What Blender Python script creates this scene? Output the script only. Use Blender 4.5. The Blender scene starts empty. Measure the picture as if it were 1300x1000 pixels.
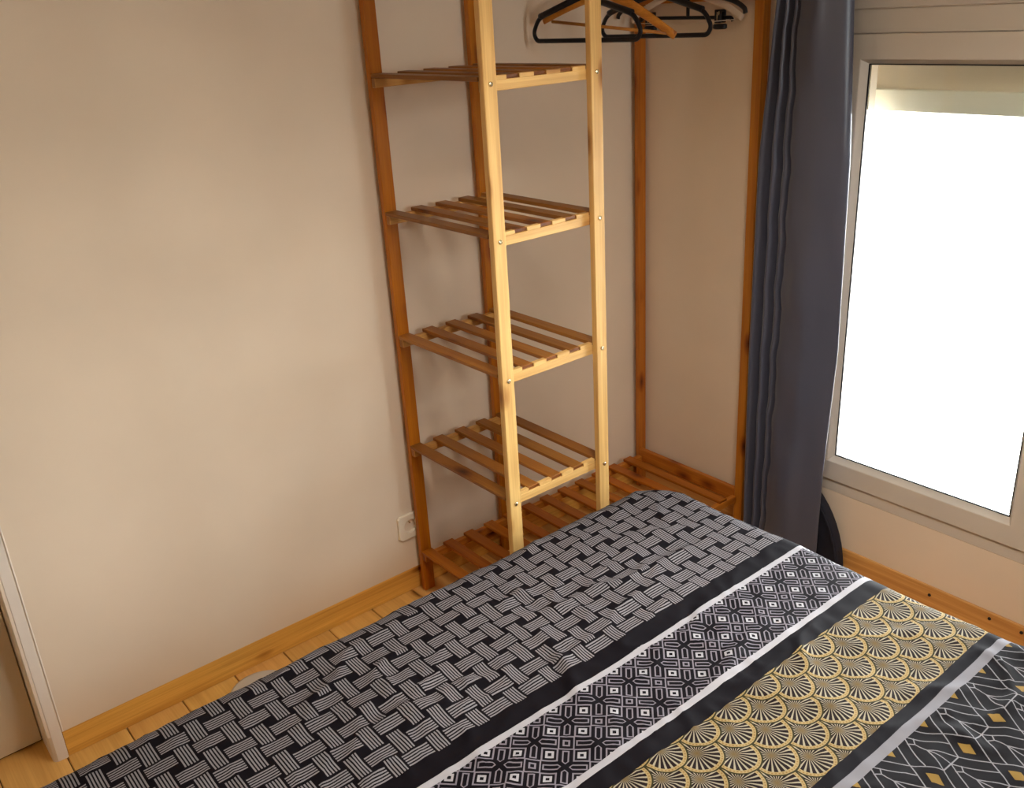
import bpy, bmesh, math, random
from mathutils import Vector, Matrix, noise

random.seed(7)
scene = bpy.context.scene
COL = scene.collection

# ------------------------------------------------------------------ camera
cam_data = bpy.data.cameras.new('camera')
cam = bpy.data.objects.new('camera', cam_data)
COL.objects.link(cam)
RI = Vector((0.77179943, -0.63347512, -0.05509002))
UP = Vector((0.28365971, 0.26546558, 0.92144734))
FW = Vector((0.56908946, 0.72679935, -0.38457755))
m = Matrix(((RI.x, UP.x, -FW.x), (RI.y, UP.y, -FW.y), (RI.z, UP.z, -FW.z)))
cam.matrix_world = Matrix.Translation((-2.1934, -2.0744, 1.5994)) @ m.to_4x4()
cam_data.sensor_fit = 'HORIZONTAL'
cam_data.sensor_width = 36.0
cam_data.lens = 1178.4311 / 1300.0 * 36.0
cam_data.clip_start = 0.02
scene.camera = cam

# ------------------------------------------------------------------ world, light, exposure
world = bpy.data.worlds.new('overcast_sky')
scene.world = world
world.use_nodes = True
wb = world.node_tree.nodes['Background']
wb.inputs['Color'].default_value = (0.94, 0.97, 1.0, 1)
wb.inputs['Strength'].default_value = 9.0
scene.view_settings.view_transform = 'Standard'
scene.view_settings.look = 'None'
scene.view_settings.gamma = 1.0
scene.view_settings.use_curve_mapping = False
scene.view_settings.exposure = 1.53
scene.cycles.use_denoising = True
scene.cycles.max_bounces = 10
scene.cycles.diffuse_bounces = 6
scene.cycles.transparent_max_bounces = 12
scene.cycles.caustics_reflective = False
scene.cycles.caustics_refractive = False



def portal(name, loc, rot, w, h):
    # marks a window opening for the sky sampling; gives off no light of its own
    d = bpy.data.lights.new(name, 'AREA')
    d.shape = 'RECTANGLE'; d.size = w; d.size_y = h
    d.cycles.is_portal = True
    o = bpy.data.objects.new(name, d)
    COL.objects.link(o)
    o.location = loc; o.rotation_euler = rot


portal('window_portal', (.30, -1.2375, .897), (0, math.pi / 2, 0), 1.30, 1.165)
portal('window_portal', (-.875, -3.31, 1.65), (math.pi / 2, 0, 0), .55, .80)  # opening of the added window behind the camera


lamp_data = bpy.data.lights.new('fill_lamp_light', 'AREA')  # added fill lamp, out of view, brightens the rack corner and lower walls
lamp_data.shape = 'DISK'
lamp_data.size = .60
lamp_data.energy = 8.6
lamp_data.color = (1.0, .93, .83)
LAMP = (-1.15, -1.42, 2.052)
lamp_light = bpy.data.objects.new('fill_lamp_light', lamp_data)
COL.objects.link(lamp_light)
lamp_light.location = LAMP

# ------------------------------------------------------------------ node helpers
class S:
    """A scalar socket with arithmetic, so that patterns can be written as formulas."""
    def __init__(self, nt, v):
        self.nt, self.v = nt, v

    def _op(self, op, *a, clamp=False):
        n = self.nt.nodes.new('ShaderNodeMath')
        n.operation = op
        n.use_clamp = clamp
        for i, x in enumerate(a):
            x = x.v if isinstance(x, S) else x
            if isinstance(x, (int, float)):
                n.inputs[i].default_value = x
            else:
                self.nt.links.new(x, n.inputs[i])
        return S(self.nt, n.outputs[0])

    def __add__(s, o): return s._op('ADD', s, o)
    def __radd__(s, o): return s._op('ADD', o, s)
    def __sub__(s, o): return s._op('SUBTRACT', s, o)
    def __rsub__(s, o): return s._op('SUBTRACT', o, s)
    def __mul__(s, o): return s._op('MULTIPLY', s, o)
    def __rmul__(s, o): return s._op('MULTIPLY', o, s)
    def __truediv__(s, o): return s._op('DIVIDE', s, o)
    def __lt__(s, o): return s._op('LESS_THAN', s, o)
    def __gt__(s, o): return s._op('GREATER_THAN', s, o)
    def __abs__(s): return s._op('ABSOLUTE', s)
    def frac(s): return s._op('FRACT', s)
    def floor(s): return s._op('FLOOR', s)
    def ceil(s): return s._op('CEIL', s)
    def sqrt(s): return s._op('SQRT', s)
    def clamp(s): return s._op('ADD', s, 0.0, clamp=True)
    def mod2(s): return (s * 0.5).frac() * 2.0
    def atan2(s, o): return s._op('ARCTAN2', s, o)


def smax(a, b): return a._op('MAXIMUM', a, b)
def smin(a, b): return a._op('MINIMUM', a, b)
def sel(c, a, b):
    """a where c is 1, b where c is 0"""
    n = c.nt.nodes.new('ShaderNodeMix')
    n.data_type = 'FLOAT'
    for sock, x in ((n.inputs[0], c), (n.inputs[2], b), (n.inputs[3], a)):
        x = x.v if isinstance(x, S) else x
        if isinstance(x, (int, float)):
            sock.default_value = x
        else:
            c.nt.links.new(x, sock)
    return S(c.nt, n.outputs[0])


def csel(c, a, b):
    """colour mix: a where c is 1, b where c is 0 (tuples or sockets)"""
    nt = c.nt
    n = nt.nodes.new('ShaderNodeMix')
    n.data_type = 'RGBA'
    nt.links.new(c.v, n.inputs[0])
    for sock, x in ((n.inputs[6], b), (n.inputs[7], a)):
        if isinstance(x, tuple):
            sock.default_value = (*x, 1.0)
        else:
            nt.links.new(x, sock)
    return n.outputs[2]


def new_mat(name, rough=0.5, color=(.8, .8, .8), spec=0.5):
    mt = bpy.data.materials.new(name)
    mt.use_nodes = True
    nt = mt.node_tree
    b = nt.nodes['Principled BSDF']
    b.inputs['Roughness'].default_value = rough
    b.inputs['Base Color'].default_value = (*color, 1)
    b.inputs['Specular IOR Level'].default_value = spec
    return mt, nt, b


def noise_node(nt, vec, scale, detail=3.0, rough=.5):
    n = nt.nodes.new('ShaderNodeTexNoise')
    n.inputs['Scale'].default_value = scale
    n.inputs['Detail'].default_value = detail
    n.inputs['Roughness'].default_value = rough
    if vec is not None:
        nt.links.new(vec, n.inputs['Vector'])
    return n


def ramp(nt, fac, stops):
    r = nt.nodes.new('ShaderNodeValToRGB')
    e = r.color_ramp.elements
    while len(e) < len(stops):
        e.new(0.5)
    for i, (p, c) in enumerate(stops):
        e[i].position = p
        e[i].color = (*c, 1) if len(c) == 3 else c
    nt.links.new(fac, r.inputs['Fac'])
    return r.outputs['Color']


def bump(nt, b, height, strength=.2, dist=.002):
    n = nt.nodes.new('ShaderNodeBump')
    n.inputs['Strength'].default_value = strength
    n.inputs['Distance'].default_value = dist
    nt.links.new(height, n.inputs['Height'])
    nt.links.new(n.outputs['Normal'], b.inputs['Normal'])


def painted(name, color, rough=.6, var=.04, scale=3.0, bmp=.06):
    mt, nt, b = new_mat(name, rough, color, .35)
    tc = nt.nodes.new('ShaderNodeTexCoord')
    n = noise_node(nt, tc.outputs['Object'], scale, 4)
    lo = tuple(c * (1 - var) for c in color)
    hi = tuple(min(1, c * (1 + var)) for c in color)
    nt.links.new(ramp(nt, n.outputs['Fac'], [(.3, lo), (.7, hi)]), b.inputs['Base Color'])
    f = noise_node(nt, tc.outputs['Object'], 180, 2)
    bump(nt, b, f.outputs['Fac'], bmp, .001)
    return mt


def wood(name, axis, rough=.42, knots=1.0, grain=1.0):
    """Varnished pine; the board's own tint is its object colour."""
    mt, nt, b = new_mat(name, rough, spec=.36)
    tc = nt.nodes.new('ShaderNodeTexCoord')
    oi = nt.nodes.new('ShaderNodeObjectInfo')
    off = nt.nodes.new('ShaderNodeVectorMath'); off.operation = 'SCALE'
    cmb = nt.nodes.new('ShaderNodeCombineXYZ')
    for i in range(3):
        mm = nt.nodes.new('ShaderNodeMath'); mm.operation = 'MULTIPLY'
        mm.inputs[1].default_value = (37.0, 53.0, 71.0)[i]
        nt.links.new(oi.outputs['Random'], mm.inputs[0])
        nt.links.new(mm.outputs[0], cmb.inputs[i])
    add = nt.nodes.new('ShaderNodeVectorMath'); add.operation = 'ADD'
    nt.links.new(tc.outputs['Object'], add.inputs[0])
    nt.links.new(cmb.outputs[0], add.inputs[1])
    mp = nt.nodes.new('ShaderNodeMapping')
    sc = [55.0, 55.0, 55.0]; sc[axis] = 1.6
    mp.inputs['Scale'].default_value = sc
    nt.links.new(add.outputs[0], mp.inputs['Vector'])
    g = noise_node(nt, mp.outputs[0], 1.0, 3, .6)
    mp2 = nt.nodes.new('ShaderNodeMapping')
    sc2 = [260.0, 260.0, 260.0]; sc2[axis] = 6.0
    mp2.inputs['Scale'].default_value = sc2
    nt.links.new(add.outputs[0], mp2.inputs['Vector'])
    g2 = noise_node(nt, mp2.outputs[0], 1.0, 2, .5)
    # knots: sparse dark spots, longer along the grain
    mp3 = nt.nodes.new('ShaderNodeMapping')
    sc3 = [16.0, 16.0, 16.0]; sc3[axis] = 6.5
    mp3.inputs['Scale'].default_value = sc3
    nt.links.new(add.outputs[0], mp3.inputs['Vector'])
    vo = nt.nodes.new('ShaderNodeTexVoronoi'); vo.inputs['Scale'].default_value = 1.0
    nt.links.new(mp3.outputs[0], vo.inputs['Vector'])
    d = S(nt, vo.outputs['Distance'])
    sep = nt.nodes.new('ShaderNodeSeparateColor')
    nt.links.new(vo.outputs['Color'], sep.inputs[0])
    rare = S(nt, sep.outputs[0]) > (1.0 - .28 * knots)
    kn = ((1.0 - d * 3.6).clamp()) * rare
    halo = ((1.0 - d * 1.9).clamp()) * rare
    v = S(nt, g.outputs['Fac']) * (.75 * grain) + S(nt, g2.outputs['Fac']) * (.35 * grain) + (1.0 - .55 * grain)
    v = v - kn * .75 - halo * .16
    v = smax(v, 0.12)
    sn = nt.nodes.new('ShaderNodeSeparateXYZ')
    nt.links.new(tc.outputs['Normal'], sn.inputs[0])
    v = v * (1.0 - (abs(S(nt, sn.outputs[axis])) > .8) * .42)          # cut ends soak up more varnish
    mul = nt.nodes.new('ShaderNodeMix'); mul.data_type = 'RGBA'; mul.blend_type = 'MULTIPLY'
    mul.inputs[0].default_value = 1.0
    nt.links.new(oi.outputs['Color'], mul.inputs[6])
    cc = nt.nodes.new('ShaderNodeCombineColor')
    nt.links.new(v.v, cc.inputs[0])
    nt.links.new((v * v * .55 + v * .45).v, cc.inputs[1])
    nt.links.new((v * v).v, cc.inputs[2])
    nt.links.new(cc.outputs[0], mul.inputs[7])
    nt.links.new(mul.outputs[2], b.inputs['Base Color'])
    bump(nt, b, g2.outputs['Fac'], .12, .0006)
    return mt


WOOD = [wood('varnished_pine_x', 0, knots=1.7), wood('varnished_pine_y', 1, knots=1.3), wood('varnished_pine_z', 2, knots=2.0)]
FLOORW = wood('floor_pine', 1, .34, .45, .6)
PALE = (.72, .445, .155)  # front posts and rails take a paler tint than the rear
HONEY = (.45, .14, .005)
SLAT = (.29, .108, .014)  # darker tint holds the grazing shade on the slat tops
M_WALL = painted('cream_wall_paint', (.77, .645, .505), .75)
M_CEIL = painted('ceiling_paint', (.88, .83, .75), .8)
M_DOOR = painted('door_paint', (.66, .56, .42), .5)
M_TRIM = painted('white_gloss_paint', (.78, .70, .62), .4)
M_PVC = painted('white_plastic_frame', (.60, .54, .465), .35, .015, 2, .02)
M_PLASTIC = painted('cream_socket_plastic', (.80, .72, .58), .35, .01, 2, .0)
M_BLACK = painted('black_plastic', (.006, .005, .007), .4, .1, 20, .02)
M_RUBBER = painted('dark_gasket', (.012, .012, .014), .6, .1, 20, .02)
M_METAL, _nt, _b = new_mat('bright_steel', .25, (.72, .62, .42))
_b.inputs['Metallic'].default_value = 1.0
M_HOLE = painted('dark_socket_hole', (.05, .03, .02), .7, .1, 20, 0)
M_SHUT = painted('beige_shutter_slat', (.80, .74, .64), .6)
M_SHUTG = painted('grey_shutter_bar', (.80, .81, .73), .6)
M_TERR = painted('pale_concrete', (.50, .475, .43), .8, .08, 2)
M_BAG = painted('dark_navy_cloth', (.011, .011, .02), .8, .15, 40, .3)
M_DISC = painted('pale_grey_plastic', (.52, .47, .40), .4, .05, 12, .05)
M_PALEHANG = painted('pale_beige_plastic', (.68, .55, .42), .5, .03, 8, .02)
M_SHEET = painted('white_sheet_cotton', (.6, .57, .55), .8, .04, 10, .2)


# ------------------------------------------------------------------ mesh helpers
def obj(name, mesh, mat=None, parent=None, loc=(0, 0, 0), color=None):
    o = bpy.data.objects.new(name, mesh)
    COL.objects.link(o)
    if mat is not None and not mesh.materials:
        mesh.materials.append(mat)
    if parent is not None:
        o.parent = parent
    o.location = loc
    if color:
        o.color = (*color, 1)
    return o


def tag(o, label=None, cat=None, group=None, kind=None):
    if label: o['label'] = label
    if cat: o['category'] = cat
    if group: o['group'] = group
    if kind: o['kind'] = kind
    return o


def empty(name, loc=(0, 0, 0)):
    o = bpy.data.objects.new(name, None)
    COL.objects.link(o)
    o.location = loc
    o.empty_display_size = .1
    return o


def boxes_mesh(name, boxes, bevel=0.0, seg=1):
    bm = bmesh.new()
    for (x0, x1, y0, y1, z0, z1) in boxes:
        r = bmesh.ops.create_cube(bm, size=1.0)
        for v in r['verts']:
            v.co = Vector(((x0 + x1) / 2 + v.co.x * (x1 - x0), (y0 + y1) / 2 + v.co.y * (y1 - y0), (z0 + z1) / 2 + v.co.z * (z1 - z0)))
    if bevel > 0:
        bmesh.ops.bevel(bm, geom=bm.edges[:], offset=bevel, segments=seg, profile=.5, affect='EDGES')
    me = bpy.data.meshes.new(name)
    bm.to_mesh(me); bm.free()
    return me


def block(name, x0, x1, y0, y1, z0, z1, mat, parent=None, bevel=.0012, color=None, ploc=(0, 0, 0)):
    """One board: mesh centred on its own origin so that its grain runs in its own space."""
    c = Vector(((x0 + x1) / 2, (y0 + y1) / 2, (z0 + z1) / 2))
    h = ((x1 - x0) / 2, (y1 - y0) / 2, (z1 - z0) / 2)
    me = boxes_mesh(name, [(-h[0], h[0], -h[1], h[1], -h[2], h[2])], bevel)
    return obj(name, me, mat, parent, c - Vector(ploc), color)


def wcol(base, amt=.10):
    k = 1 + random.uniform(-amt, amt)
    return tuple(min(1, c * k * (1 + random.uniform(-.03, .03))) for c in base)


def tube_mesh(name, paths, seg=8):
    """paths: list of (points, radius, closed[, flat]) swept with a round section."""
    bm = bmesh.new()
    for p in paths:
        pts, rad, closed = p[0], p[1], p[2]
        flat = p[3] if len(p) > 3 else (1, 1)
        pts = [Vector(q) for q in pts]
        n = len(pts)
        rings = []
        up = None
        for i in range(n):
            a = pts[(i - 1) % n] if (closed or i > 0) else pts[i]
            c = pts[(i + 1) % n] if (closed or i < n - 1) else pts[i]
            t = (c - a).normalized()
            side = Vector((1, 0, 0)) if abs(t.x) < .9 else Vector((0, 1, 0))
            s1 = (side - t * side.dot(t)).normalized()
            s2 = t.cross(s1)
            r = rad(i / max(1, n - 1)) if callable(rad) else rad
            ring = []
            for k in range(seg):
                an = 2 * math.pi * (k + .5) / seg
                ring.append(bm.verts.new(pts[i] + s1 * (math.cos(an) * r * flat[0]) + s2 * (math.sin(an) * r * flat[1])))
            rings.append(ring)
        last = n if closed else n - 1
        for i in range(last):
            A, B = rings[i], rings[(i + 1) % n]
            for k in range(seg):
                bm.faces.new((A[k], A[(k + 1) % seg], B[(k + 1) % seg], B[k]))
        if not closed:
            bm.faces.new(list(reversed(rings[0])))
            bm.faces.new(rings[-1])
    bmesh.ops.recalc_face_normals(bm, faces=bm.faces[:])
    for f in bm.faces:
        f.smooth = len(f.verts) == 4
    me = bpy.data.meshes.new(name)
    bm.to_mesh(me); bm.free()
    return me


def catmull(pts, per=8, closed=False):
    out = []
    n = len(pts)
    P = [Vector(p) for p in pts]
    rng = n if closed else n - 1
    for i in range(rng):
        p0 = P[(i - 1) % n] if (closed or i > 0) else P[0] * 2 - P[1]
        p1, p2 = P[i], P[(i + 1) % n]
        p3 = P[(i + 2) % n] if (closed or i < n - 2) else P[-1] * 2 - P[-2]
        for k in range(per):
            t = k / per
            out.append(.5 * ((2 * p1) + (p2 - p0) * t + (2 * p0 - 5 * p1 + 4 * p2 - p3) * t * t + (3 * p1 - p0 - 3 * p2 + p3) * t ** 3))
    if not closed:
        out.append(P[-1])
    return out


def fillet(pts, r, n=5, closed=False):
    """polyline with rounded corners"""
    P = [Vector(p) for p in pts]
    out = []
    N = len(P)
    for i in range(N):
        if not closed and i in (0, N - 1):
            out.append(P[i]); continue
        a, b, c = P[(i - 1) % N], P[i], P[(i + 1) % N]
        u, v = (a - b), (c - b)
        rr = min(r, u.length * .49, v.length * .49)
        s, e = b + u.normalized() * rr, b + v.normalized() * rr
        for k in range(n + 1):
            t = k / n
            out.append((1 - t) ** 2 * s + 2 * t * (1 - t) * b + t * t * e)
    return out


def lathe_mesh(name, prof, seg=32, axis='z'):
    bm = bmesh.new()
    rings = []
    for (r, h) in prof:
        ring = []
        for k in range(seg):
            a = 2 * math.pi * k / seg
            if axis == 'z': co = (r * math.cos(a), r * math.sin(a), h)
            else: co = (r * math.cos(a), h, r * math.sin(a))
            ring.append(bm.verts.new(co))
        rings.append(ring)
    for i in range(len(rings) - 1):
        for k in range(seg):
            bm.faces.new((rings[i][k], rings[i][(k + 1) % seg], rings[i + 1][(k + 1) % seg], rings[i + 1][k]))
    bm.faces.new(rings[0]); bm.faces.new(rings[-1])
    bmesh.ops.recalc_face_normals(bm, faces=bm.faces[:])
    me = bpy.data.meshes.new(name)
    bm.to_mesh(me); bm.free()
    return me


# ================================================================== THE ROOM
XW, YN, ZC = -3.35, -3.15, 2.45          # far ends of the room behind the camera
WP = -.013                                # face of the wall lining

floor = tag(obj('floor', boxes_mesh('floor', [(XW, .20, YN, .30, -.06, -.014)]), painted('subfloor', (.12, .07, .03), .9)), kind='structure')
px = -1.9965
PITCH = .1421
x = px - PITCH * 10
proto = None
while x < -.001:
    x1 = min(x + PITCH, 0.0)
    w = x1 - x - .0026
    me = boxes_mesh('plank', [(-w / 2, w / 2, -1.62, 1.62, -.014, 0)], .0018)
    obj('plank', me, FLOORW, floor, ((x + x1) / 2, (YN + .10) / 2, 0), wcol((.70, .40, .115), .10))
    x += PITCH

DX = -2.026                               # right jamb of the doorway
wl = boxes_mesh('wall_left', [(DX + .002, .25, WP, .15, .0745, ZC), (DX + .002, .25, .002, .15, -.06, .0745), (-2.85, DX + .002, WP, .15, 2.05, ZC), (XW - .1, -2.85, WP, .15, -.06, ZC)])
wall_left = tag(obj('wall_left', wl, M_WALL), kind='structure')
# window opening in the wall on the right
WY0, WY1, WZ0, WZ1 = -.655, -1.820, .247, 1.547
wr = boxes_mesh('wall_right', [(WP, .25, WY0, .15, .0775, ZC), (WP, .25, YN - .1, WY1, .0775, ZC), (WP, .25, WY1, WY0, .0775, WZ0), (WP, .25, WY1, WY0, WZ1, ZC), (.0, .25, YN - .1, .15, -.06, .0775)])
wall_right = tag(obj('wall_right', wr, M_WALL), kind='structure')
BW0, BW1, BZ0, BZ1 = -1.15, -.60, 1.25, 2.05        # added window behind the camera, lets in fill light
tag(obj('wall_back', boxes_mesh('wall_back', [(XW - .1, BW0, YN - .15, YN, -.06, ZC), (BW1, .25, YN - .15, YN, -.06, ZC), (BW0, BW1, YN - .15, YN, -.06, BZ0), (BW0, BW1, YN - .15, YN, BZ1, ZC)]), M_WALL), kind='structure')
tag(obj('wall_front', boxes_mesh('wall_front', [(XW - .1, XW, YN, .15, -.06, ZC)]), M_WALL), kind='structure')
tag(obj('ceiling', boxes_mesh('ceiling', [(XW - .1, .25, YN - .1, .15, ZC, ZC + .1)]), M_CEIL), kind='structure')

# baseboards
bl = block('baseboard_left', -1.992, -.02, -.012, .0018, .0005, .0745, WOOD[0], None, .001, (.76, .41, .085))
tag(bl, kind='structure')
br = block('baseboard_right', -.020, -.0005, YN, -.014, .0005, .0775, WOOD[1], None, .0015, (.60, .31, .095))
tag(br, kind='structure')
screw_me = lathe_mesh('screw_head', [(.0001, -.0022), (.0042, -.002), (.0045, 0), (.0001, .0004)], 12, 'y')
for (yy, zz) in ((-1.097, .052), (-1.259, .060), (-1.340, .060)):
    o = obj('screw_head', screw_me, M_RUBBER, br, Vector((-.0205, yy, zz)) - br.location)
    o.rotation_euler = (0, 0, -math.pi / 2)

# door casing and the door standing back in the wall
bm = bmesh.new()
prof = [(DX, .10), (DX, WP + .010), (DX + .003, WP + .003), (DX + .010, WP - .001), (-1.9945, WP - .001), (-1.9925, WP + .001), (-1.9925, .10)]
rows = []
for z in (.0, .003, 2.08):
    rows.append([bm.verts.new((a, b, z)) for a, b in prof])
for i in range(2):
    for k in range(len(prof)):
        bm.faces.new((rows[i][k], rows[i][(k + 1) % len(prof)], rows[i + 1][(k + 1) % len(prof)], rows[i + 1][k]))
bm.faces.new(rows[0]); bm.faces.new(rows[-1])
bmesh.ops.recalc_face_normals(bm, faces=bm.faces[:])
me = bpy.data.meshes.new('trim_1'); bm.to_mesh(me); bm.free()
tag(obj('trim_1', me, M_TRIM), kind='structure')
tag(obj('trim_2', boxes_mesh('trim_2', [(-1.9920, -1.9885, WP - .0022, WP + .001, .0760, 2.08)], .0008), M_TRIM), kind='structure')
tag(obj('trim_3', boxes_mesh('trim_3', [(-2.86, -2.83, WP - .001, .10, 0, 2.08), (-2.83, DX, WP - .001, .10, 2.045, 2.08)], .003), M_TRIM), kind='structure')
door = tag(empty('door_1', (-2.43, .10, 0)), kind='structure')
obj('door_panel', boxes_mesh('door_panel', [(-2.828, DX - .002, .083, .123, .008, 2.043)], .0015), M_DOOR, door, -door.location)
obj('door_handle', tube_mesh('door_handle', [([(-2.76, .083, 1.02), (-2.76, .035, 1.02)], .009, False), (fillet([(-2.76, .038, 1.02), (-2.70, .034, 1.02), (-2.64, .040, 1.02)], .01), .008, False)]), M_METAL, door, -door.location)

tag(obj('wall_leak_stop', boxes_mesh('wall_leak_stop', [(XW - .1, .25, .151, .30, -.06, ZC + .1)]), M_WALL), kind='structure')  # unseen backing, added to stop light leaking in at the door

# ------------------------------------------------------------------ window
win = tag(empty('window_1', (0, -1.33, .247)), kind='structure')
wo = -win.location
FX0, FX1 = -.013, .055
obj('frame', boxes_mesh('frame', [(FX0, FX1, WY0 - .0005, -.694, WZ0 + .0005, WZ1 - .0005), (FX0, FX1, -1.7800, WY1 + .0005, WZ0 + .0005, WZ1 - .0005), (FX0, FX1, -1.7800, -.694, WZ0 + .0005, .2845), (FX0, FX1, -1.7800, -.694, 1.4925, WZ1 - .0005)], .0015), M_PVC, win, wo)


def sash_mesh(ya, yb, z0, z1, w):
    """Mitred sash with a sloped glazing bead; ya > yb."""
    bm = bmesh.new()
    def ring(d, x):
        return [bm.verts.new((x, ya - d, z0 + d)), bm.verts.new((x, yb + d, z0 + d)), bm.verts.new((x, yb + d, z1 - d)), bm.verts.new((x, ya - d, z1 - d))]
    R = [ring(0, .04), ring(0, -.0185), ring(.0015, -.020), ring(w - .002, -.020), ring(w, -.0185), ring(w + .010, .000), ring(w + .010, .004), ring(w + .0125, .004), ring(w + .0125, .04)]
    for a, b in zip(R, R[1:] + R[:1]):
        for k in range(4):
            bm.faces.new((a[k], a[(k + 1) % 4], b[(k + 1) % 4], b[k]))
    bmesh.ops.recalc_face_normals(bm, faces=bm.faces[:])
    me = bpy.data.meshes.new('sash'); bm.to_mesh(me); bm.free()
    return me


M_GLASS, gnt, gb = new_mat('window_glass', .02)
for n in list(gnt.nodes):
    if n.type == 'BSDF_PRINCIPLED':
        gnt.nodes.remove(n)
tr = gnt.nodes.new('ShaderNodeBsdfTransparent'); tr.inputs[0].default_value = (.95, .97, .96, 1)
gl = gnt.nodes.new('ShaderNodeBsdfGlossy'); gl.inputs['Roughness'].default_value = .05
fr = gnt.nodes.new('ShaderNodeFresnel'); fr.inputs[0].default_value = 1.45
mx = gnt.nodes.new('ShaderNodeMixShader')
gnt.links.new(fr.outputs[0], mx.inputs[0]); gnt.links.new(tr.outputs[0], mx.inputs[1]); gnt.links.new(gl.outputs[0], mx.inputs[2])
gnt.links.new(mx.outputs[0], gnt.nodes['Material Output'].inputs['Surface'])

SW = .0585
for (ya, yb) in ((-.6950, -1.3265), (-1.3275, -1.7790)):
    z0, z1 = .2855, 1.4915
    s = obj('sash', sash_mesh(ya, yb, z0, z1, SW), M_PVC, win, wo)
    d = SW + .0105
    g0, g1, h0, h1 = ya - d, yb + d, z0 + d, z1 - d
    t = .0028
    obj('gasket', boxes_mesh('gasket', [(.0005, .0035, g0 - t, g0, h0, h1), (.0005, .0035, g1, g1 + t, h0, h1), (.0005, .0035, g1 + t, g0 - t, h0, h0 + t), (.0005, .0035, g1 + t, g0 - t, h1 - t, h1)]), M_RUBBER, s)
    obj('pane', boxes_mesh('pane', [(.0060, .0100, g1 + .0025, g0 - .0025, h0 + .0025, h1 - .0025)]), M_GLASS, s)
# small gap line between frame and lining above, roller shutter box outside
sh = obj('shutter', boxes_mesh('shutter', [(.090, .110, WY1 + .002, WY0 - .002, 1.302, 1.355)], .002), M_SHUTG, win, wo)
obj('shutter_panel', boxes_mesh('shutter_panel', [(.112, .124, WY1 + .004, WY0 - .004, 1.330, 1.545)], .003, 2), M_SHUT, sh)

obj('shutter_box', boxes_mesh('shutter_box', [(-.017, .03, WY1 + .001, WY0 - .001, WZ1 + .0005, 1.78)], .002), M_PVC, win, wo)
fill_win = tag(empty('fill_window', ((BW0 + BW1) / 2, YN - .06, BZ0)), kind='structure')  # added for fill light, never in view
f2 = .05
obj('frame', boxes_mesh('frame', [(BW0 + .001, BW0 + f2, YN - .09, YN - .03, BZ0 + .001, BZ1 - .001), (BW1 - f2, BW1 - .001, YN - .09, YN - .03, BZ0 + .001, BZ1 - .001), (BW0 + f2, BW1 - f2, YN - .09, YN - .03, BZ0 + .001, BZ0 + f2), (BW0 + f2, BW1 - f2, YN - .09, YN - .03, BZ1 - f2, BZ1 - .001), ((BW0 + BW1) / 2 - .04, (BW0 + BW1) / 2 + .04, YN - .088, YN - .032, BZ0 + f2, BZ1 - f2)], .002), M_PVC, fill_win, -fill_win.location)
obj('pane', boxes_mesh('pane', [(BW0 + f2, BW1 - f2, YN - .062, YN - .058, BZ0 + f2, BZ1 - f2)]), M_GLASS, fill_win, -fill_win.location)

lamp = tag(empty('fill_lamp', (LAMP[0], LAMP[1], LAMP[2] + .018)), 'added fill lamp in a white drum shade, unseen above the bed', 'lamp')
obj('fill_lamp_shade', lathe_mesh('fill_lamp_shade', [(.316, -.001), (.322, -.03), (.322, -.235), (.316, -.235), (.316, -.03), (.310, -.006)], 40), M_PVC, lamp)  # deep shade keeps the added fill off the upper walls
obj('cord', tube_mesh('cord', [([(0, 0, 0), (0, 0, ZC - LAMP[2] - .019)], .004, False)], 8), M_PVC, lamp)

# terrace outside the window
terr = tag(obj('terrace', boxes_mesh('terrace', [(-14, 14, -16, 9, -.35, -.25)]), M_TERR), kind='structure')

# ================================================================== GARMENT RACK
xa, s_, sy, ya, yc, xd, xe, yf = -.9772, .0351, .0173, -.0290, -.4885, -.6729, -.0557, -.4586
ZT = 1.78
rack = tag(empty('garment_rack', (-.52, -.25, 0)), 'pine garment rack with slatted shelves standing in the corner by the blue curtain', 'rack')
ro = tuple(rack.location)


def rk(name, x0, x1, y0, y1, z0, z1, ax, col, bevel=.0015):
    return block(name, x0, x1, y0, y1, z0, z1, WOOD[ax], rack, bevel, col, ro)


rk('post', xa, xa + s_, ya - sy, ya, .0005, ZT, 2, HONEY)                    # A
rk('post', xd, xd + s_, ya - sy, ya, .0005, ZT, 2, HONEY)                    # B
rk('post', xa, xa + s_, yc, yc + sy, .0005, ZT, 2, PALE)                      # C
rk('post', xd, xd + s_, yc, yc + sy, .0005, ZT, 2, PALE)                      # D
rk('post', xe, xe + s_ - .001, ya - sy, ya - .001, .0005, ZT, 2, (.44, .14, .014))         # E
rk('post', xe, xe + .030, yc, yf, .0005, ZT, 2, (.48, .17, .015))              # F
bolt_me = lathe_mesh('bolt', [(.0001, -.0032), (.0026, -.0034), (.0048, -.0024), (.0056, -.0004), (.0056, .0006)], 14, 'y')
ZB = (1.4543, 1.1240, .7947, .4688)
slat_me = {}
NS = 5
PX = .0764
slat_len = (ya - sy - .0005) - (yc + sy + .0035)
sme = boxes_mesh('slat', [(-.0172, .0172, -slat_len / 2, slat_len / 2, -.0046, .0046)], .0013)
ymid = ((ya - sy) + (yc + sy) + .003) / 2


def slat(xc, zc):
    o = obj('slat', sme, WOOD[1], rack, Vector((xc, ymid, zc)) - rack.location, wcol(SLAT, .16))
    o.rotation_euler = (random.uniform(-.002, .002), 0, random.uniform(-.004, .004))
    return o


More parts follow.
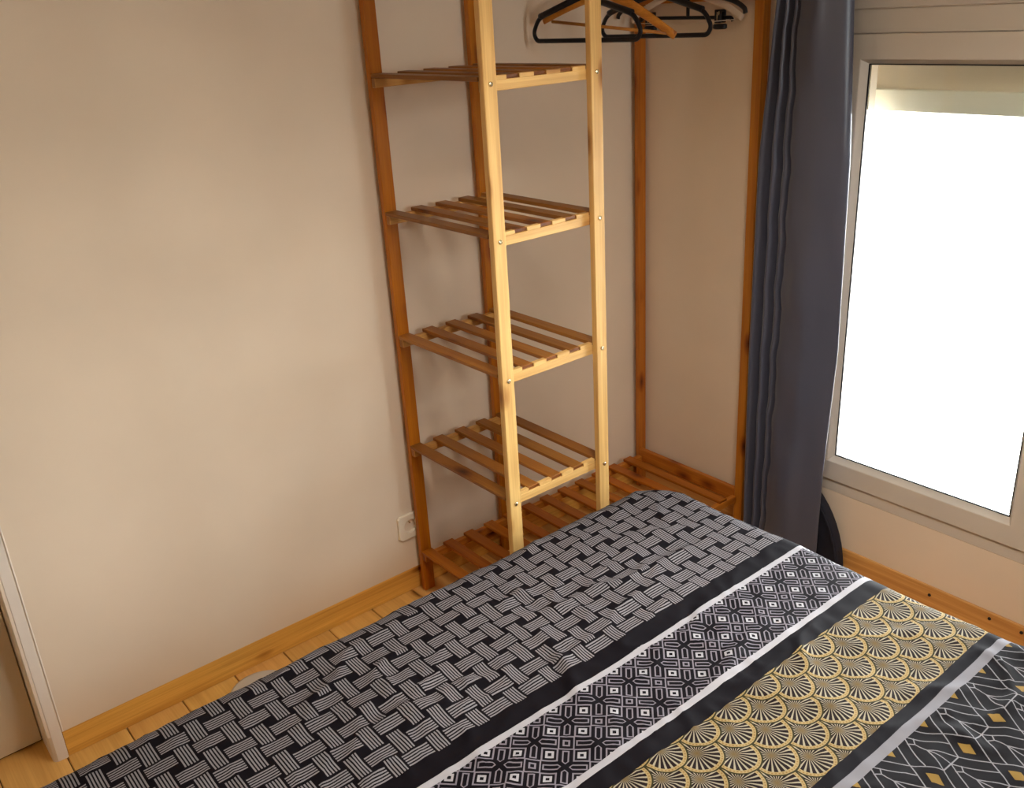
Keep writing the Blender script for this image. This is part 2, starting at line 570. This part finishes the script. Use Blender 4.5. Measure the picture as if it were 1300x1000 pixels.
def front_rail(z0, z1):
    # rail with a low block standing between every two slats
    xm, zm = (xa + xd + s_) / 2, (z0 + z1) / 2
    bx = [(xa + .012 - xm, xd + s_ - .001 - xm, -.0085, .0085, z0 - zm, z1 - zm)]
    for k in range(NS - 1):
        a = xa + .0350 + k * PX
        bx.append((a - xm, a + PX - .0352 - xm, -.0083, .0050, z1 - zm - .001, z1 - zm + .0088))
    obj('rail', boxes_mesh('rail', bx, .0011), WOOD[0], rack, Vector((xm, yc + sy + .0091, zm)) - rack.location, PALE)


for zb in ZB:
    zr0, zr1 = zb - .0165, zb + .0055
    front_rail(zr0, zr1)
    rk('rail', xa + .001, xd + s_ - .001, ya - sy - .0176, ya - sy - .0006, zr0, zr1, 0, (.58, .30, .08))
    for k in range(NS):
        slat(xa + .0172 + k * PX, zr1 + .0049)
    for xx in (xa, xd):
        obj('bolt', bolt_me, M_METAL, rack, Vector((xx + s_ / 2, yc, zb)) - rack.location)
# bottom platform running the whole length
zb = .1235
zr0, zr1 = zb - .0165, zb + .0055
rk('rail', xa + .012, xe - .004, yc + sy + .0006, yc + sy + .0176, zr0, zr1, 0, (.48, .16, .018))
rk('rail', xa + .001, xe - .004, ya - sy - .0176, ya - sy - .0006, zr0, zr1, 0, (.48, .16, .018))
for k in range(12):
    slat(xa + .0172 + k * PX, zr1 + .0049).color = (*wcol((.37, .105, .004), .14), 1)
for xx in (xa, xd):
    obj('bolt', bolt_me, M_METAL, rack, Vector((xx + s_ / 2, yc, zb)) - rack.location)
# end frame between the two corner posts, tower top frame, hanging rod
rk('crossbeam', xe, xe + .017, yf + .0005, ya - sy - .0005, .106, .150, 1, (.44, .14, .014))
rk('crossbeam', xe, xe + .017, yf + .0005, ya - sy - .0005, 1.583, 1.612, 1, (.46, .15, .016))
rk('crossbeam', xe, xe + .017, yf + .0005, ya - sy - .0005, 1.690, 1.730, 1, (.46, .15, .016))
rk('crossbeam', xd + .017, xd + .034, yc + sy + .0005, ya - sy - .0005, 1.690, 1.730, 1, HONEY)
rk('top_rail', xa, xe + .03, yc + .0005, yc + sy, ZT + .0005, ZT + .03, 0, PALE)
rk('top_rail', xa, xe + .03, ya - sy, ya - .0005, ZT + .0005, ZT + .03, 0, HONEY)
RODY, RODZ, RODR = -.25, 1.660, .011
for xx in (xd + .026, xe + .0085):
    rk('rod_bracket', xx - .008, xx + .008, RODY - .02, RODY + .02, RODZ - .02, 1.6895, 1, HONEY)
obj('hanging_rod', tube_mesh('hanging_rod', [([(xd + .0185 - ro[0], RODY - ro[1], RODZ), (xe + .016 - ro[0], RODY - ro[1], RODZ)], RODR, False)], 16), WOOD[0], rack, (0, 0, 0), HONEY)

# ------------------------------------------------------------------ hangers
NECK = 1.612


def hook_path(x, y=RODY, neck=NECK, r=.0142):
    zc = RODZ + RODR - r + .0024
    pts = [(x, y, neck), (x, y, zc - r - .010)]
    for k in range(13):
        a = -math.pi / 2 + math.pi * 1.35 * k / 12
        pts.append((x, y + r * math.cos(a) * 1.0, zc + r * math.sin(a)))
    return pts


def hanger(name, label, group, x):
    t = empty(name, (x, RODY, NECK))
    tag(t, label, 'hanger', group)
    return t


def hpart(t, name, paths, mat, seg=8, color=None):
    me = tube_mesh(name, paths, seg)
    me.transform(Matrix.Translation(-Vector(t.location)))
    return obj(name, me, mat, t, (0, 0, 0), color)


G = 'clothes hangers on the rack'


def loop_hanger(label, x, yl, yr, zbar, zend, rad=.0062):
    """Tubular hanger: straight bar, rounded ends, sloping shoulders with small notches."""
    t = hanger('coat_hanger', label, G, x)
    top = NECK
    pts = [(x, RODY, zbar), (x, yr + .012, zbar), (x, yr, zend), (x, yr + .022, zend + .036), (x, RODY - .012, top), (x, RODY + .012, top), (x, yl - .022, zend + .036), (x, yl, zend), (x, yl - .012, zbar)]
    hpart(t, 'frame', [(fillet(pts, .020, 5, True), rad, True, (.75, 1.0))], M_BLACK)
    for sgn, ye in ((-1, yr), (1, yl)):
        a, bq = Vector((x, ye - sgn * .028, zend + .040)), Vector((x, RODY + sgn * .012, top))
        hpart(t, 'shoulder_grip', [([a, a + (bq - a) * .05, bq], rad * 1.32, False, (.8, 1.0))], M_BLACK)
    hpart(t, 'hook', [(hook_path(x, neck=top - .003), .0024, False)], M_METAL)
    return t


loop_hanger('black tubular plastic hanger passing behind the right front tower post', -.466, -.055, -.446, 1.5105, 1.530)
loop_hanger('black tubular plastic hanger just behind the orange wooden hanger', -.218, -.060, -.452, 1.506, 1.526)

# wooden hanger, twisted and tilted on the rod
t = hanger('wooden_hanger', 'orange wooden coat hanger with a trouser bar hanging tilted among the black hangers', G, -.39)
Lp, Rp, Np = Vector((-.451, -.080, 1.558)), Vector((-.336, -.436, 1.511)), Vector((-.392, -.252, 1.622))
def arm(a, b, sag):
    mid = (a + b) / 2 + Vector((0, 0, sag))
    return catmull([a, a * .7 + b * .3 + Vector((0, 0, sag * .8)), mid, a * .3 + b * .7 + Vector((0, 0, sag * .8)), b], 5)
fr_t = hpart(t, 'shoulder_board', [(arm(Np, Lp, .004), lambda u: .0125 - .0045 * u, False, (.55, 1.0)), (arm(Np, Rp, .006), lambda u: .0150 - .0045 * u, False, (.55, 1.0))], WOOD[1], 10, (.58, .22, .03))
hpart(t, 'trouser_bar', [([Lp * .93 + Rp * .07 + Vector((0, 0, .002)), Lp * .06 + Rp * .94 + Vector((0, 0, .004))], .0042, False)], WOOD[1], 8, (.50, .20, .03))
hk = [Vector(p) for p in hook_path(-.392, RODY, 1.628, .0142)]
hpart(t, 'hook', [(hk, .0020, False)], M_METAL)

# clip hanger
xk = -.073
t = hanger('clip_hanger', 'black trouser hanger with two padded clips on its bar next to the blue curtain', G, xk)
hpart(t, 'bar', [(fillet([(xk, -.078, 1.538), (xk, -.074, 1.547), (xk, -.25, 1.544), (xk, -.398, 1.541), (xk, -.404, 1.533)], .006), .0050, False, (.7, 1))], M_BLACK)
hpart(t, 'stem', [([(xk, RODY, 1.546), (xk, RODY, NECK)], .005, False)], M_BLACK)
hpart(t, 'hook', [(hook_path(xk), .0022, False)], M_METAL)
for yy in (-.112, -.362):
    me = boxes_mesh('clip', [(xk - .012, xk - .006, yy - .011, yy + .011, 1.528, 1.562), (xk + .006, xk + .012, yy - .011, yy + .011, 1.528, 1.562), (xk - .012, xk + .012, yy - .008, yy + .008, 1.556, 1.562)], .0015)
    me.transform(Matrix.Translation(-Vector(t.location)))
    c = obj('clip', me, M_BLACK, t)
    me = lathe_mesh('pad', [(.0001, -.011), (.010, -.011), (.0125, -.008), (.0125, .002), (.010, .005), (.0001, .005)], 20)
    me.transform(Matrix.Diagonal((1.0, 1.75, .85, 1)))
    obj('pad', me, M_BLACK, c, Vector((xk, yy, 1.522)) - Vector(t.location))
    me = tube_mesh('spring', [([(xk - .0128, yy, 1.535), (xk - .0128, yy, 1.556)], .0016, False), ([(xk - .0128, yy - .006, 1.548), (xk - .0128, yy - .006, 1.558)], .0016, False)], 6)
    me.transform(Matrix.Translation(-Vector(t.location)))
    obj('spring', me, M_METAL, c)

# pale hanger and the last black one, seen by one arm each
xk = -.096
t = hanger('coat_hanger', 'pale beige hanger with a rounded arm end in front of the trouser clips', G, xk)
hpart(t, 'shoulders', [(catmull([(xk, -.060, 1.541), (xk, -.10, 1.566), (xk, -.20, 1.603), (xk, RODY, NECK), (xk, -.30, 1.603), (xk, -.40, 1.569), (xk, -.452, 1.540)], 5), .0088, False, (.5, 1))], M_PALEHANG, 10)
hpart(t, 'bar', [([(xk, -.068, 1.535), (xk, -.25, 1.529), (xk, -.446, 1.537)], .0009, False)], M_PALEHANG, 6)
hpart(t, 'hook', [(hook_path(xk), .0022, False)], M_METAL)
xk = -.122
t = hanger('coat_hanger', 'black open hanger without a bar, its arm end nearest the curtain', G, xk)
hpart(t, 'shoulders', [(catmull([(xk, -.030, 1.550), (xk, -.036, 1.562), (xk, -.075, 1.584), (xk, -.17, 1.607), (xk, RODY, NECK + .003), (xk, -.33, 1.607), (xk, -.43, 1.586), (xk, -.474, 1.566), (xk, -.482, 1.551)], 5), .0066, False, (.7, 1))], M_BLACK, 10)
hpart(t, 'hook', [(hook_path(xk), .0022, False)], M_METAL)

# ================================================================== CURTAIN
M_CUR, nt, b = new_mat('blue_grey_satin', .34, (.078, .082, .118), .5)
b.inputs['Sheen Weight'].default_value = .25
b.inputs['Sheen Roughness'].default_value = .4
tc = nt.nodes.new('ShaderNodeTexCoord')
mp = nt.nodes.new('ShaderNodeMapping'); mp.inputs['Scale'].default_value = (400, 400, 60)
nt.links.new(tc.outputs['Object'], mp.inputs[0])
nn = noise_node(nt, mp.outputs[0], 1, 2)
bump(nt, b, nn.outputs['Fac'], .08, .0006)
tl = nt.nodes.new('ShaderNodeBsdfTranslucent'); tl.inputs[0].default_value = (.16, .19, .26, 1)
mxs = nt.nodes.new('ShaderNodeMixShader'); mxs.inputs[0].default_value = .12
out = nt.nodes['Material Output']
nt.links.new(b.outputs[0], mxs.inputs[1]); nt.links.new(tl.outputs[0], mxs.inputs[2]); nt.links.new(mxs.outputs[0], out.inputs['Surface'])


def lerp_tab(tab, z):
    for (z0, v0), (z1, v1) in zip(tab, tab[1:]):
        if z0 <= z <= z1:
            return v0 + (v1 - v0) * (z - z0) / (z1 - z0)
    return tab[0][1] if z < tab[0][0] else tab[-1][1]


TL = [(.04, -.545), (.25, -.541), (.63, -.536), (1.19, -.538), (1.58, -.571), (2.3, -.62)]
TM = [(.04, -.634), (.12, -.636), (.28, -.640), (.77, -.649), (1.2, -.652), (1.58, -.652), (2.3, -.66)]
TR = [(.04, -.786), (.34, -.787), (.70, -.802), (1.21, -.792), (1.57, -.768), (2.3, -.74)]
rows = []
NZ = 90
for j in range(NZ + 1):
    z = .045 + (2.25 - .045) * j / NZ
    L, Mm, Rr = lerp_tab(TL, z), lerp_tab(TM, z), lerp_tab(TR, z)
    Mm += .0026 * math.sin(z * 31) + .0018 * math.sin(z * 67 + 1)
    k = (Mm - L) / -.11                                   # how much the pleats spread
    w = .7 + .3 * min(1, z / .8)
    sl = max(0.0, min(1.0, (1.25 - z) / .6))
    bul = .004 * math.sin(z * 9.0) + .003 * math.sin(z * 21 + 2)
    ctrl = [(-.082, L + .012), (-.118, L - .002), (-.128, L - .016 * k), (-.100, L - .034 * k), (-.120, L - .042 * k), (-.133, L - .056 * k), (-.104, L - .070 * k), (-.124, L - .078 * k), (-.134, L - .092 * k), (-.106, L - .108 * k), (-.086, L - .14 * k),
            (-.080, Rr + .055), (-.082, Rr + .015), (-.094, Rr), (-.114 + .006 * sl, Rr + .012 + .008 * sl), (-.131 + .010 * sl - bul * .5, Rr + .045), (-.140 - bul, (Mm + Rr) / 2), (-.143 - bul, Mm - .045), (-.141, Mm - .018), (-.137, Mm - .002), (-.132, Mm + .002)]
    rows.append([(p.x, p.y, z) for p in catmull([(a, c, 0) for a, c in ctrl], 6)])
bm = bmesh.new()
V = [[bm.verts.new(p) for p in r] for r in rows]
for j in range(NZ):
    for i in range(len(V[0]) - 1):
        f = bm.faces.new((V[j][i], V[j][i + 1], V[j + 1][i + 1], V[j + 1][i])); f.smooth = True
me = bpy.data.meshes.new('curtain'); bm.to_mesh(me); bm.free()
cur = tag(obj('curtain', me, M_CUR), 'long blue-grey satin curtain hanging in folds beside the window', 'curtain')
md = cur.modifiers.new('thickness', 'SOLIDIFY'); md.thickness = .0012; md.offset = 0
# stitched hem down the free edge
hem = tube_mesh('hem', [([(r[-1][0] - .003, r[-1][1] - .002, r[-1][2]) for r in rows], .0022, False)], 6)
obj('hem', hem, M_CUR, cur)
rod = tag(empty('curtain_rod', (-.10, -1.3, 2.29)), 'thin metal curtain rod on brackets above the window', 'rod')
obj('pole', tube_mesh('pole', [([(0, .85, 0), (0, -.85, 0)], .011, False)], 14), M_METAL, rod)
for yy in (.72, -.80):
    obj('bracket', tube_mesh('bracket', [([(.087, yy, -.02), (.01, yy, -.02), (0, yy, -.012)], .007, False)], 8), M_METAL, rod)

# dark bag on the floor behind the curtain
bm = bmesh.new()
NA, NT = 28, 10
cy, hw_r, hw_l, H = -.62, .226, .10, .302
rings = []
for i in range(NT + 1):
    u = i / NT
    xx = -.030 - .034 * u
    k = (max(0.0, 1 - abs(2 * u - 1) ** 3.0)) ** .5 * .03 + .97 if 0 < u < 1 else .955
    ring = []
    for j in range(NA + 1):
        a = math.pi * j / NA
        c, s2 = math.cos(a), math.sin(a)
        hw = hw_r if c < 0 else hw_l
        ring.append(bm.verts.new((xx, cy + c * hw * k, .001 + s2 * H * k)))
    rings.append(ring)
for i in range(NT):
    for j in range(NA):
        f = bm.faces.new((rings[i][j], rings[i][j + 1], rings[i + 1][j + 1], rings[i + 1][j])); f.smooth = True
    bm.faces.new((rings[i][0], rings[i + 1][0], rings[i + 1][NA], rings[i][NA]))
bm.faces.new(rings[0]); bm.faces.new(rings[-1])
bmesh.ops.recalc_face_normals(bm, faces=bm.faces[:])
me = bpy.data.meshes.new('bag'); bm.to_mesh(me); bm.free()
bag = tag(obj('bag', me, M_BAG), 'dark navy round-topped cloth bag on the floor behind the curtain', 'bag')
pip = [( -.0655, cy + math.cos(math.pi * j / 40) * (hw_r if math.cos(math.pi * j / 40) < 0 else hw_l) * .962, .006 + math.sin(math.pi * j / 40) * (H - .006) * .962) for j in range(41)]
obj('piping', tube_mesh('piping', [(pip, .0028, False)], 6), M_BAG, bag)

# ================================================================== SOCKET
so = tag(empty('wall_socket', (-.990, WP, .220)), 'cream square wall socket half hidden by the rack post nearest the door', 'socket')
bm = bmesh.new()
HS = .040
N = 32
def sq(h, y, r):
    pts = []
    for k in range(N):
        a = 2 * math.pi * (k + .5) / N
        c, s2 = math.cos(a), math.sin(a)
        q = max(abs(c), abs(s2))
        pts.append(bm.verts.new((c / q * h, y, s2 / q * h)))
    return pts
def ci(r, y):
    return [bm.verts.new((r * math.cos(2 * math.pi * (k + .5) / N), y, r * math.sin(2 * math.pi * (k + .5) / N))) for k in range(N)]
R = [sq(HS, -.0005, 0), sq(HS, -.007, 0), sq(HS - .002, -.009, 0), ci(.0225, -.009), ci(.0215, -.0085), ci(.0200, .006)]
for a, c in zip(R, R[1:]):
    for k in range(N):
        bm.faces.new((a[k], a[(k + 1) % N], c[(k + 1) % N], c[k]))
bm.faces.new(R[-1])
bmesh.ops.recalc_face_normals(bm, faces=bm.faces[:])
me = bpy.data.meshes.new('cover_plate'); bm.to_mesh(me); bm.free()
obj('cover_plate', me, M_PLASTIC, so)
for dx in (-.0095, .0095):
    obj('pin_hole', lathe_mesh('pin_hole', [(.0001, .0048), (.0028, .0048), (.0028, .0062), (.0001, .0062)], 12, 'y'), M_HOLE, so, (dx, 0, 0))
obj('earth_pin', tube_mesh('earth_pin', [([(0, .006, .011), (0, -.006, .011)], .0024, False)], 8), M_METAL, so)

# ================================================================== PALE DISC ON THE FLOOR
dm = lathe_mesh('disc', [(.0001, .001), (.074, .001), (.081, .004), (.083, .011), (.081, .017), (.074, .0195), (.0001, .0205)], 40)
for f in dm.polygons: f.use_smooth = len(f.vertices) == 4
disc = tag(obj('disc', dm, M_DISC, None, (-1.549, -.139, .0003)), 'pale grey flat round disc on the floor between bed and baseboard', 'disc')
obj('rim', lathe_mesh('rim', [(.0820, .0055), (.0842, .0065), (.0842, .0105), (.0820, .0115)], 40), M_RUBBER, disc)

# ================================================================== BED
BX0, BX1, BY0, BY1, BZ = -2.55, -.560, -1.945, -.585, .405     # mattress
bed = tag(empty('bed', (-1.55, -1.26, 0)), 'double bed whose mattress and pine base lie under the patterned duvet', 'bed')
bo = -bed.location
def rbox(name, x0, x1, y0, y1, z0, z1, mat, bev, color=None):
    return obj(name, boxes_mesh(name, [(x0, x1, y0, y1, z0, z1)], bev, 3), mat, bed, bo, color)
rbox('mattress', BX0, BX1 - .03, BY0 + .03, BY1 - .03, .222, BZ - .022, M_SHEET, .03)
rbox('bed_base', BX0, BX1 - .03, BY0 + .03, BY1 - .03, .12, .220, WOOD[0], .004, HONEY)
for lx in (BX0 + .06, BX1 - .10):
    for ly in (BY0 + .10, BY1 - .10):
        rbox('leg', lx - .03, lx + .03, ly - .03, ly + .03, .0005, .119, WOOD[2], .003, HONEY)

# ---- duvet pattern, printed on the cloth in metres along (u) and across (v) the bed
M_DUV, nt, b = new_mat('printed_duvet_cotton', .70, spec=.05)
b.inputs['Sheen Weight'].default_value = .0
b.inputs['Sheen Roughness'].default_value = .45
b.inputs['Sheen Tint'].default_value = (.86, .88, 1, 1)
uv = nt.nodes.new('ShaderNodeUVMap'); uv.uv_map = 'cloth'
sep = nt.nodes.new('ShaderNodeSeparateXYZ'); nt.links.new(uv.outputs[0], sep.inputs[0])
U, Vv = S(nt, sep.outputs[0]), S(nt, sep.outputs[1])
DARK = (.0060, .0046, .0064)
LINE = (.225, .210, .225)
WHITE = (.345, .335, .36)


def inbox(dx, dy, hx, hy):
    return (abs(dx) < hx) * (abs(dy) < hy)


# basket weave: two upright and two lying blocks of fine lines per repeat
PXW, PYW = .0870, .0935
wx = (U + 1.757) / PXW
wy = (Vv + .693) / PYW
tot = None
for (cx_, cy_, hx, hy, lying) in ((0, 0, .0262, .0150, 1), (.0432, -.0048, .0139, .0278, 0), (.0365, -.0525, .0262, .0150, 1), (-.0070, -.0478, .0139, .0278, 0)):
    dx = ((wx - cx_ / PXW + .5).frac() - .5) * PXW
    dy = ((wy - cy_ / PYW + .5).frac() - .5) * PYW
    l = (dy / .0060 if lying else dx / .00556)
    st = abs((l + .5).frac() - .5) < .26
    q = inbox(dx, dy, hx, hy) * st
    tot = q if tot is None else smax(tot, q)
weave_col = csel(tot, LINE, DARK)

# squares and crosses on the diagonal
R2 = math.sqrt(.5)
SP = .0550
gx, gy = U + 1.457, Vv + 1.0895
ga = (gx - gy) * (R2 / SP)
gb_ = (gx + gy) * (R2 / SP)
da = abs((ga + .5).frac() - .5); db = abs((gb_ + .5).frac() - .5)
dm_ = smax(da, db)                                           # distance from a big square's centre
white = (dm_ < .135) * (dm_ > .058)
ring1 = (dm_ < .268) * (dm_ > .215)
ca = abs(ga.frac() - .5); cb = abs(gb_.frac() - .5)
dc = smax(ca, cb)
odd = ((ga.floor() + gb_.floor()).mod2() > .5)               # 1: small square cell, 0: cross cell
small = (dc < .118) * (dc > .060)
ring2 = (dc < .262) * (dc > .214)
barS = smin(ca, cb)
arm_line = (barS < .112) * (barS > .064) * (dc > .31)
capS = (barS < .112) * (dc < .355) * (dc > .308)
g1 = smax(barS - .112, .115 + barS - dc)
bar_c = (g1 < 0.0) * (g1 > -.048) * (dc > .1)
cellS = smax(smax(small, ring2), smax(arm_line, capS))
greyp = smax(ring1, sel(odd, cellS, bar_c))
geo_col = csel(white, WHITE, csel(greyp, (.185, .165, .195), DARK))

# overlapping fans
FP, FR = .0864, .0432
r0 = ((Vv + 1.3445) / FP * 2.0).ceil()


def fan_coords(row):
    cyv = row * (FP * .5) - 1.3445
    shift = row.mod2() * .5
    fx = ((U + 1.0185) / FP - shift + .5).frac() - .5
    return fx * FP, Vv - cyv


fx0, fy0 = fan_coords(r0)
d0 = (fx0 * fx0 + fy0 * fy0).sqrt()
inside = d0 < FR
fx1, fy1 = fan_coords(r0 - 1.0)
fx, fy = sel(inside, fx0, fx1), sel(inside, fy0, fy1)
dd = (fx * fx + fy * fy).sqrt() / FR
cyc = fy - .006
ang = fx.atan2(0.0 - cyc)
rc = (fx * fx + cyc * cyc).sqrt() / FR
rays = abs((ang * (11.0 / math.pi) + .5).frac() - .5) < .185
ang2 = fx.atan2(0.0 - fy)
dots = (abs((ang2 * (20.0 / math.pi)).frac() - .5) < .24) * (abs(dd - .865) < .030)
GOLD = (.30, .218, .098)
body = csel(rays, (.285, .245, .175), (.014, .008, .008))
core = (1.0 - rc * 3.6).clamp()
body = csel(core, (.13, .085, .032), body)
ringc = csel(dots, (.22, .13, .045), GOLD)
fan_col = csel(dd > .93, (.030, .026, .010), csel(dd > .785, ringc, body))

# net of fine white lines with gold diamonds
QP, QH = .104, .083
lx = abs(((U + .948) / QP + .5).frac() - .5) * QP
ly_ = ((Vv + 1.587) / QH).frac() * QH


def seg(ax, ay, bx, by):
    ex, ey = bx - ax, by - ay
    l2 = ex * ex + ey * ey
    pxx, pyy = lx - ax, ly_ - ay
    tt = ((pxx * ex + pyy * ey) / l2).clamp()
    qx, qy = pxx - tt * ex, pyy - tt * ey
    return (qx * qx + qy * qy).sqrt()


nn_ = .0245
segs = [(0, 0, nn_, 0), (0, QH, nn_, QH), (nn_, 0, QP / 2, QH / 2), (QP / 2, QH / 2, nn_, QH), (0, .041, nn_, 0), (0, 0, 0, .062), (0, .062, .009, .070), (0, QH, .039, .0225)]
dmin = None
for sg in segs:
    q = seg(*sg)
    dmin = q if dmin is None else smin(dmin, q)
netl = dmin < .00105
ly2 = smin(ly_, QH - ly_)
dia = (abs(lx - QP / 2) / .0105 + ly2 / .0160) < 1.0
net_col = csel(netl, (.21, .20, .215), csel(dia, (.22, .135, .032), (.0060, .0046, .0056)))


def band(a, b_):
    return (Vv < a) * (Vv > b_)


c = csel(Vv > -.9915, weave_col, DARK)
c = csel(band(-1.0345, -1.0475), WHITE, c)
c = csel(band(-1.0475, -1.1990), geo_col, c)
c = csel(band(-1.1990, -1.2130), WHITE, c)
c = csel(band(-1.2515, -1.4670), fan_col, c)
c = csel(band(-1.4905, -1.5090), (.185, .18, .20), c)
c = csel(Vv < -1.5090, net_col, c)
tcn = nt.nodes.new('ShaderNodeTexCoord')
fine = noise_node(nt, tcn.outputs['Object'], 900, 1)
big = noise_node(nt, tcn.outputs['Object'], 6, 3)
mul = nt.nodes.new('ShaderNodeMix'); mul.data_type = 'RGBA'; mul.blend_type = 'MULTIPLY'; mul.inputs[0].default_value = 1
nt.links.new(c, mul.inputs[6])
nt.links.new(ramp(nt, big.outputs['Fac'], [(.25, (.92, .92, .92)), (.75, (1, 1, 1))]), mul.inputs[7])
nt.links.new(mul.outputs[2], b.inputs['Base Color'])
bump(nt, b, fine.outputs['Fac'], .15, .0006)

# ---- duvet surface: top, rounded edges, hanging sides; wrinkled
XE, YE, YE2, XH = -.530, -.556, -1.975, -2.60     # outer faces of the hanging cloth
RC, RE, ZTOP, DROP = .145, .060, .420, .19


CREASES = [(-1.25, -.797, -.98, -.842, .0050, .014), (-.98, -.842, -.719, -.872, .0058, .015), (-1.249, -.920, -1.203, -1.028, .0028, .012), (-1.465, -.874, -1.336, -.903, .0060, .014),
           (-1.135, -.814, -1.152, -.676, .0036, .012), (-1.613, -.863, -1.499, -.871, .0066, .016), (-.80, -1.312, -.624, -1.376, .0045, .014), (-.928, -.893, -.783, -.856, .0046, .012),
           (-1.278, -1.063, -1.20, -.863, .0046, .012), (-1.086, -1.199, -.891, -1.158, .0050, .012), (-.847, -1.452, -.747, -1.516, .0056, .016), (-.882, -1.515, -.867, -1.616, .0060, .016),
           (-.80, -1.60, -.66, -1.58, .0060, .018), (-1.02, -1.57, -.86, -1.555, .0050, .018), (-1.36, -.70, -1.05, -.735, .0036, .014), (-.86, -.72, -.68, -.80, .0050, .014),
           (-1.72, -.78, -1.60, -.70, .0040, .016), (-1.30, -.955, -1.12, -.945, .0042, .011), (-.98, -1.07, -.87, -1.02, .0036, .011), (-.90, -1.255, -.78, -1.215, .0046, .010)]


def crease(x, y):
    h = 0.0
    for ax, ay, bx, by, amp, w in CREASES:
        ex, ey = bx - ax, by - ay
        l2 = ex * ex + ey * ey
        t = ((x - ax) * ex + (y - ay) * ey) / l2
        if t < -.15 or t > 1.15: continue
        d = ((x - ax) * ey - (y - ay) * ex) / math.sqrt(l2) + .006 * math.sin(t * 7 + ax * 9)
        if abs(d) > 4 * w: continue
        tt = min(1, max(0, t))
        end = max(0.0, 1 - ((t - .5) / .65) ** 2)
        h += amp * end * (math.exp(-(d / w) ** 2) - .55 * math.exp(-((d + 1.7 * w) / (1.2 * w)) ** 2))
    return h


def wrinkle(x, y):
    p = Vector((x, y, 0))
    h = .010 * noise.noise(Vector((x * 2.1, y * 2.6, 3.1))) + .004 * noise.noise(Vector((x * 5, y * 6, 9)))
    # creases, mostly across or slightly along the bed
    a = noise.noise(Vector((x * 6 + y * 5, y * 14 - x * 3, 1.7)))
    h += .0075 * (1 - abs(a)) ** 7 * max(0, .4 + noise.noise(Vector((x * 3, y * 3, 5.5))))
    a2 = noise.noise(Vector((x * 17 - y * 6, y * 10 + x * 4, 4.2)))
    h += .0050 * (1 - abs(a2)) ** 6 * max(0, .35 + noise.noise(Vector((x * 4 + 3, y * 4, 2.5))))
    h += .0012 * noise.noise(Vector((x * 38, y * 44, .3)))
    return h + crease(x, y)


def profile(d):
    """outward reach and drop of cloth lying d beyond the inner rectangle"""
    f0 = RC - RE
    if d <= f0:
        return d, 0.0
    a = (d - f0) / RE
    if a < math.pi / 2:
        return f0 + RE * math.sin(a), RE * (1 - math.cos(a))
    e = d - f0 - RE * math.pi / 2
    return RC + .04 * e, RE + e


DM = RC - RE + RE * math.pi / 2 + DROP
ix0, ix1, iy0, iy1 = XH + .02, XE - RC, YE2 + RC, YE - RC
us, vs = [], []
step = .0082
n = int((ix1 - ix0) / step); us = [ix0 + (ix1 - ix0) * i / n for i in range(n)]
n2 = int(DM / step); us += [ix1 + DM * i / n2 for i in range(n2 + 1)]
vs = [iy0 - DM + DM * i / n2 for i in range(n2)]
n = int((iy1 - iy0) / step); vs += [iy0 + (iy1 - iy0) * i / n for i in range(n)]
vs += [iy1 + DM * i / n2 for i in range(n2 + 1)]
verts, uvs = [], []
for u in us:
    for v in vs:
        du = max(0.0, u - ix1)
        dv = v - iy1 if v > iy1 else (v - iy0 if v < iy0 else 0.0)
        d = math.hypot(du, dv)
        bx, by = min(u, ix1), min(max(v, iy0), iy1)
        if d > 0:
            if d > DM and du > 0 and dv != 0:
                d = DM + (d - DM) * .2
            r, drop = profile(d)
            hh = math.hypot(du, dv)
            nx, ny = du / hh, dv / hh
            e = max(0.0, drop - .05)
            fold = .010 * min(1, e / .1) * math.sin((u + v) * 26 + 3 * noise.noise(Vector((u * 2, v * 2, 0))))
            if r > RC * .99: r += max(-.004, fold) * .8
            X, Y, Z = bx + nx * r, by + ny * r, ZTOP - drop
            wz = 1.0 if drop < .001 else max(0, 1 - drop / .05)
        else:
            X, Y, Z, wz = bx, by, ZTOP, 1.0
        Z += wrinkle(u, v) * (.25 + .75 * wz)
        verts.append((X, Y, max(Z, .06)))
        uvs.append((u, v))
nv = len(vs)
faces = [(i * nv + j, (i + 1) * nv + j, (i + 1) * nv + j + 1, i * nv + j + 1) for i in range(len(us) - 1) for j in range(nv - 1)]
me = bpy.data.meshes.new('duvet')
me.from_pydata(verts, [], faces)
ul = me.uv_layers.new(name='cloth')
li = [0] * len(me.loops)
me.loops.foreach_get('vertex_index', li)
flat = [0.0] * (2 * len(li))
# the printed v follows the cloth: on the flat top it equals the room's y
for k, vi in enumerate(li):
    flat[2 * k], flat[2 * k + 1] = uvs[vi]
ul.data.foreach_set('uv', flat)
me.polygons.foreach_set('use_smooth', [True] * len(me.polygons))
me.update()
duv = tag(obj('duvet', me, M_DUV), 'dark duvet printed with basket weave, diamond lattice and gold fan bands covering the bed', 'duvet')
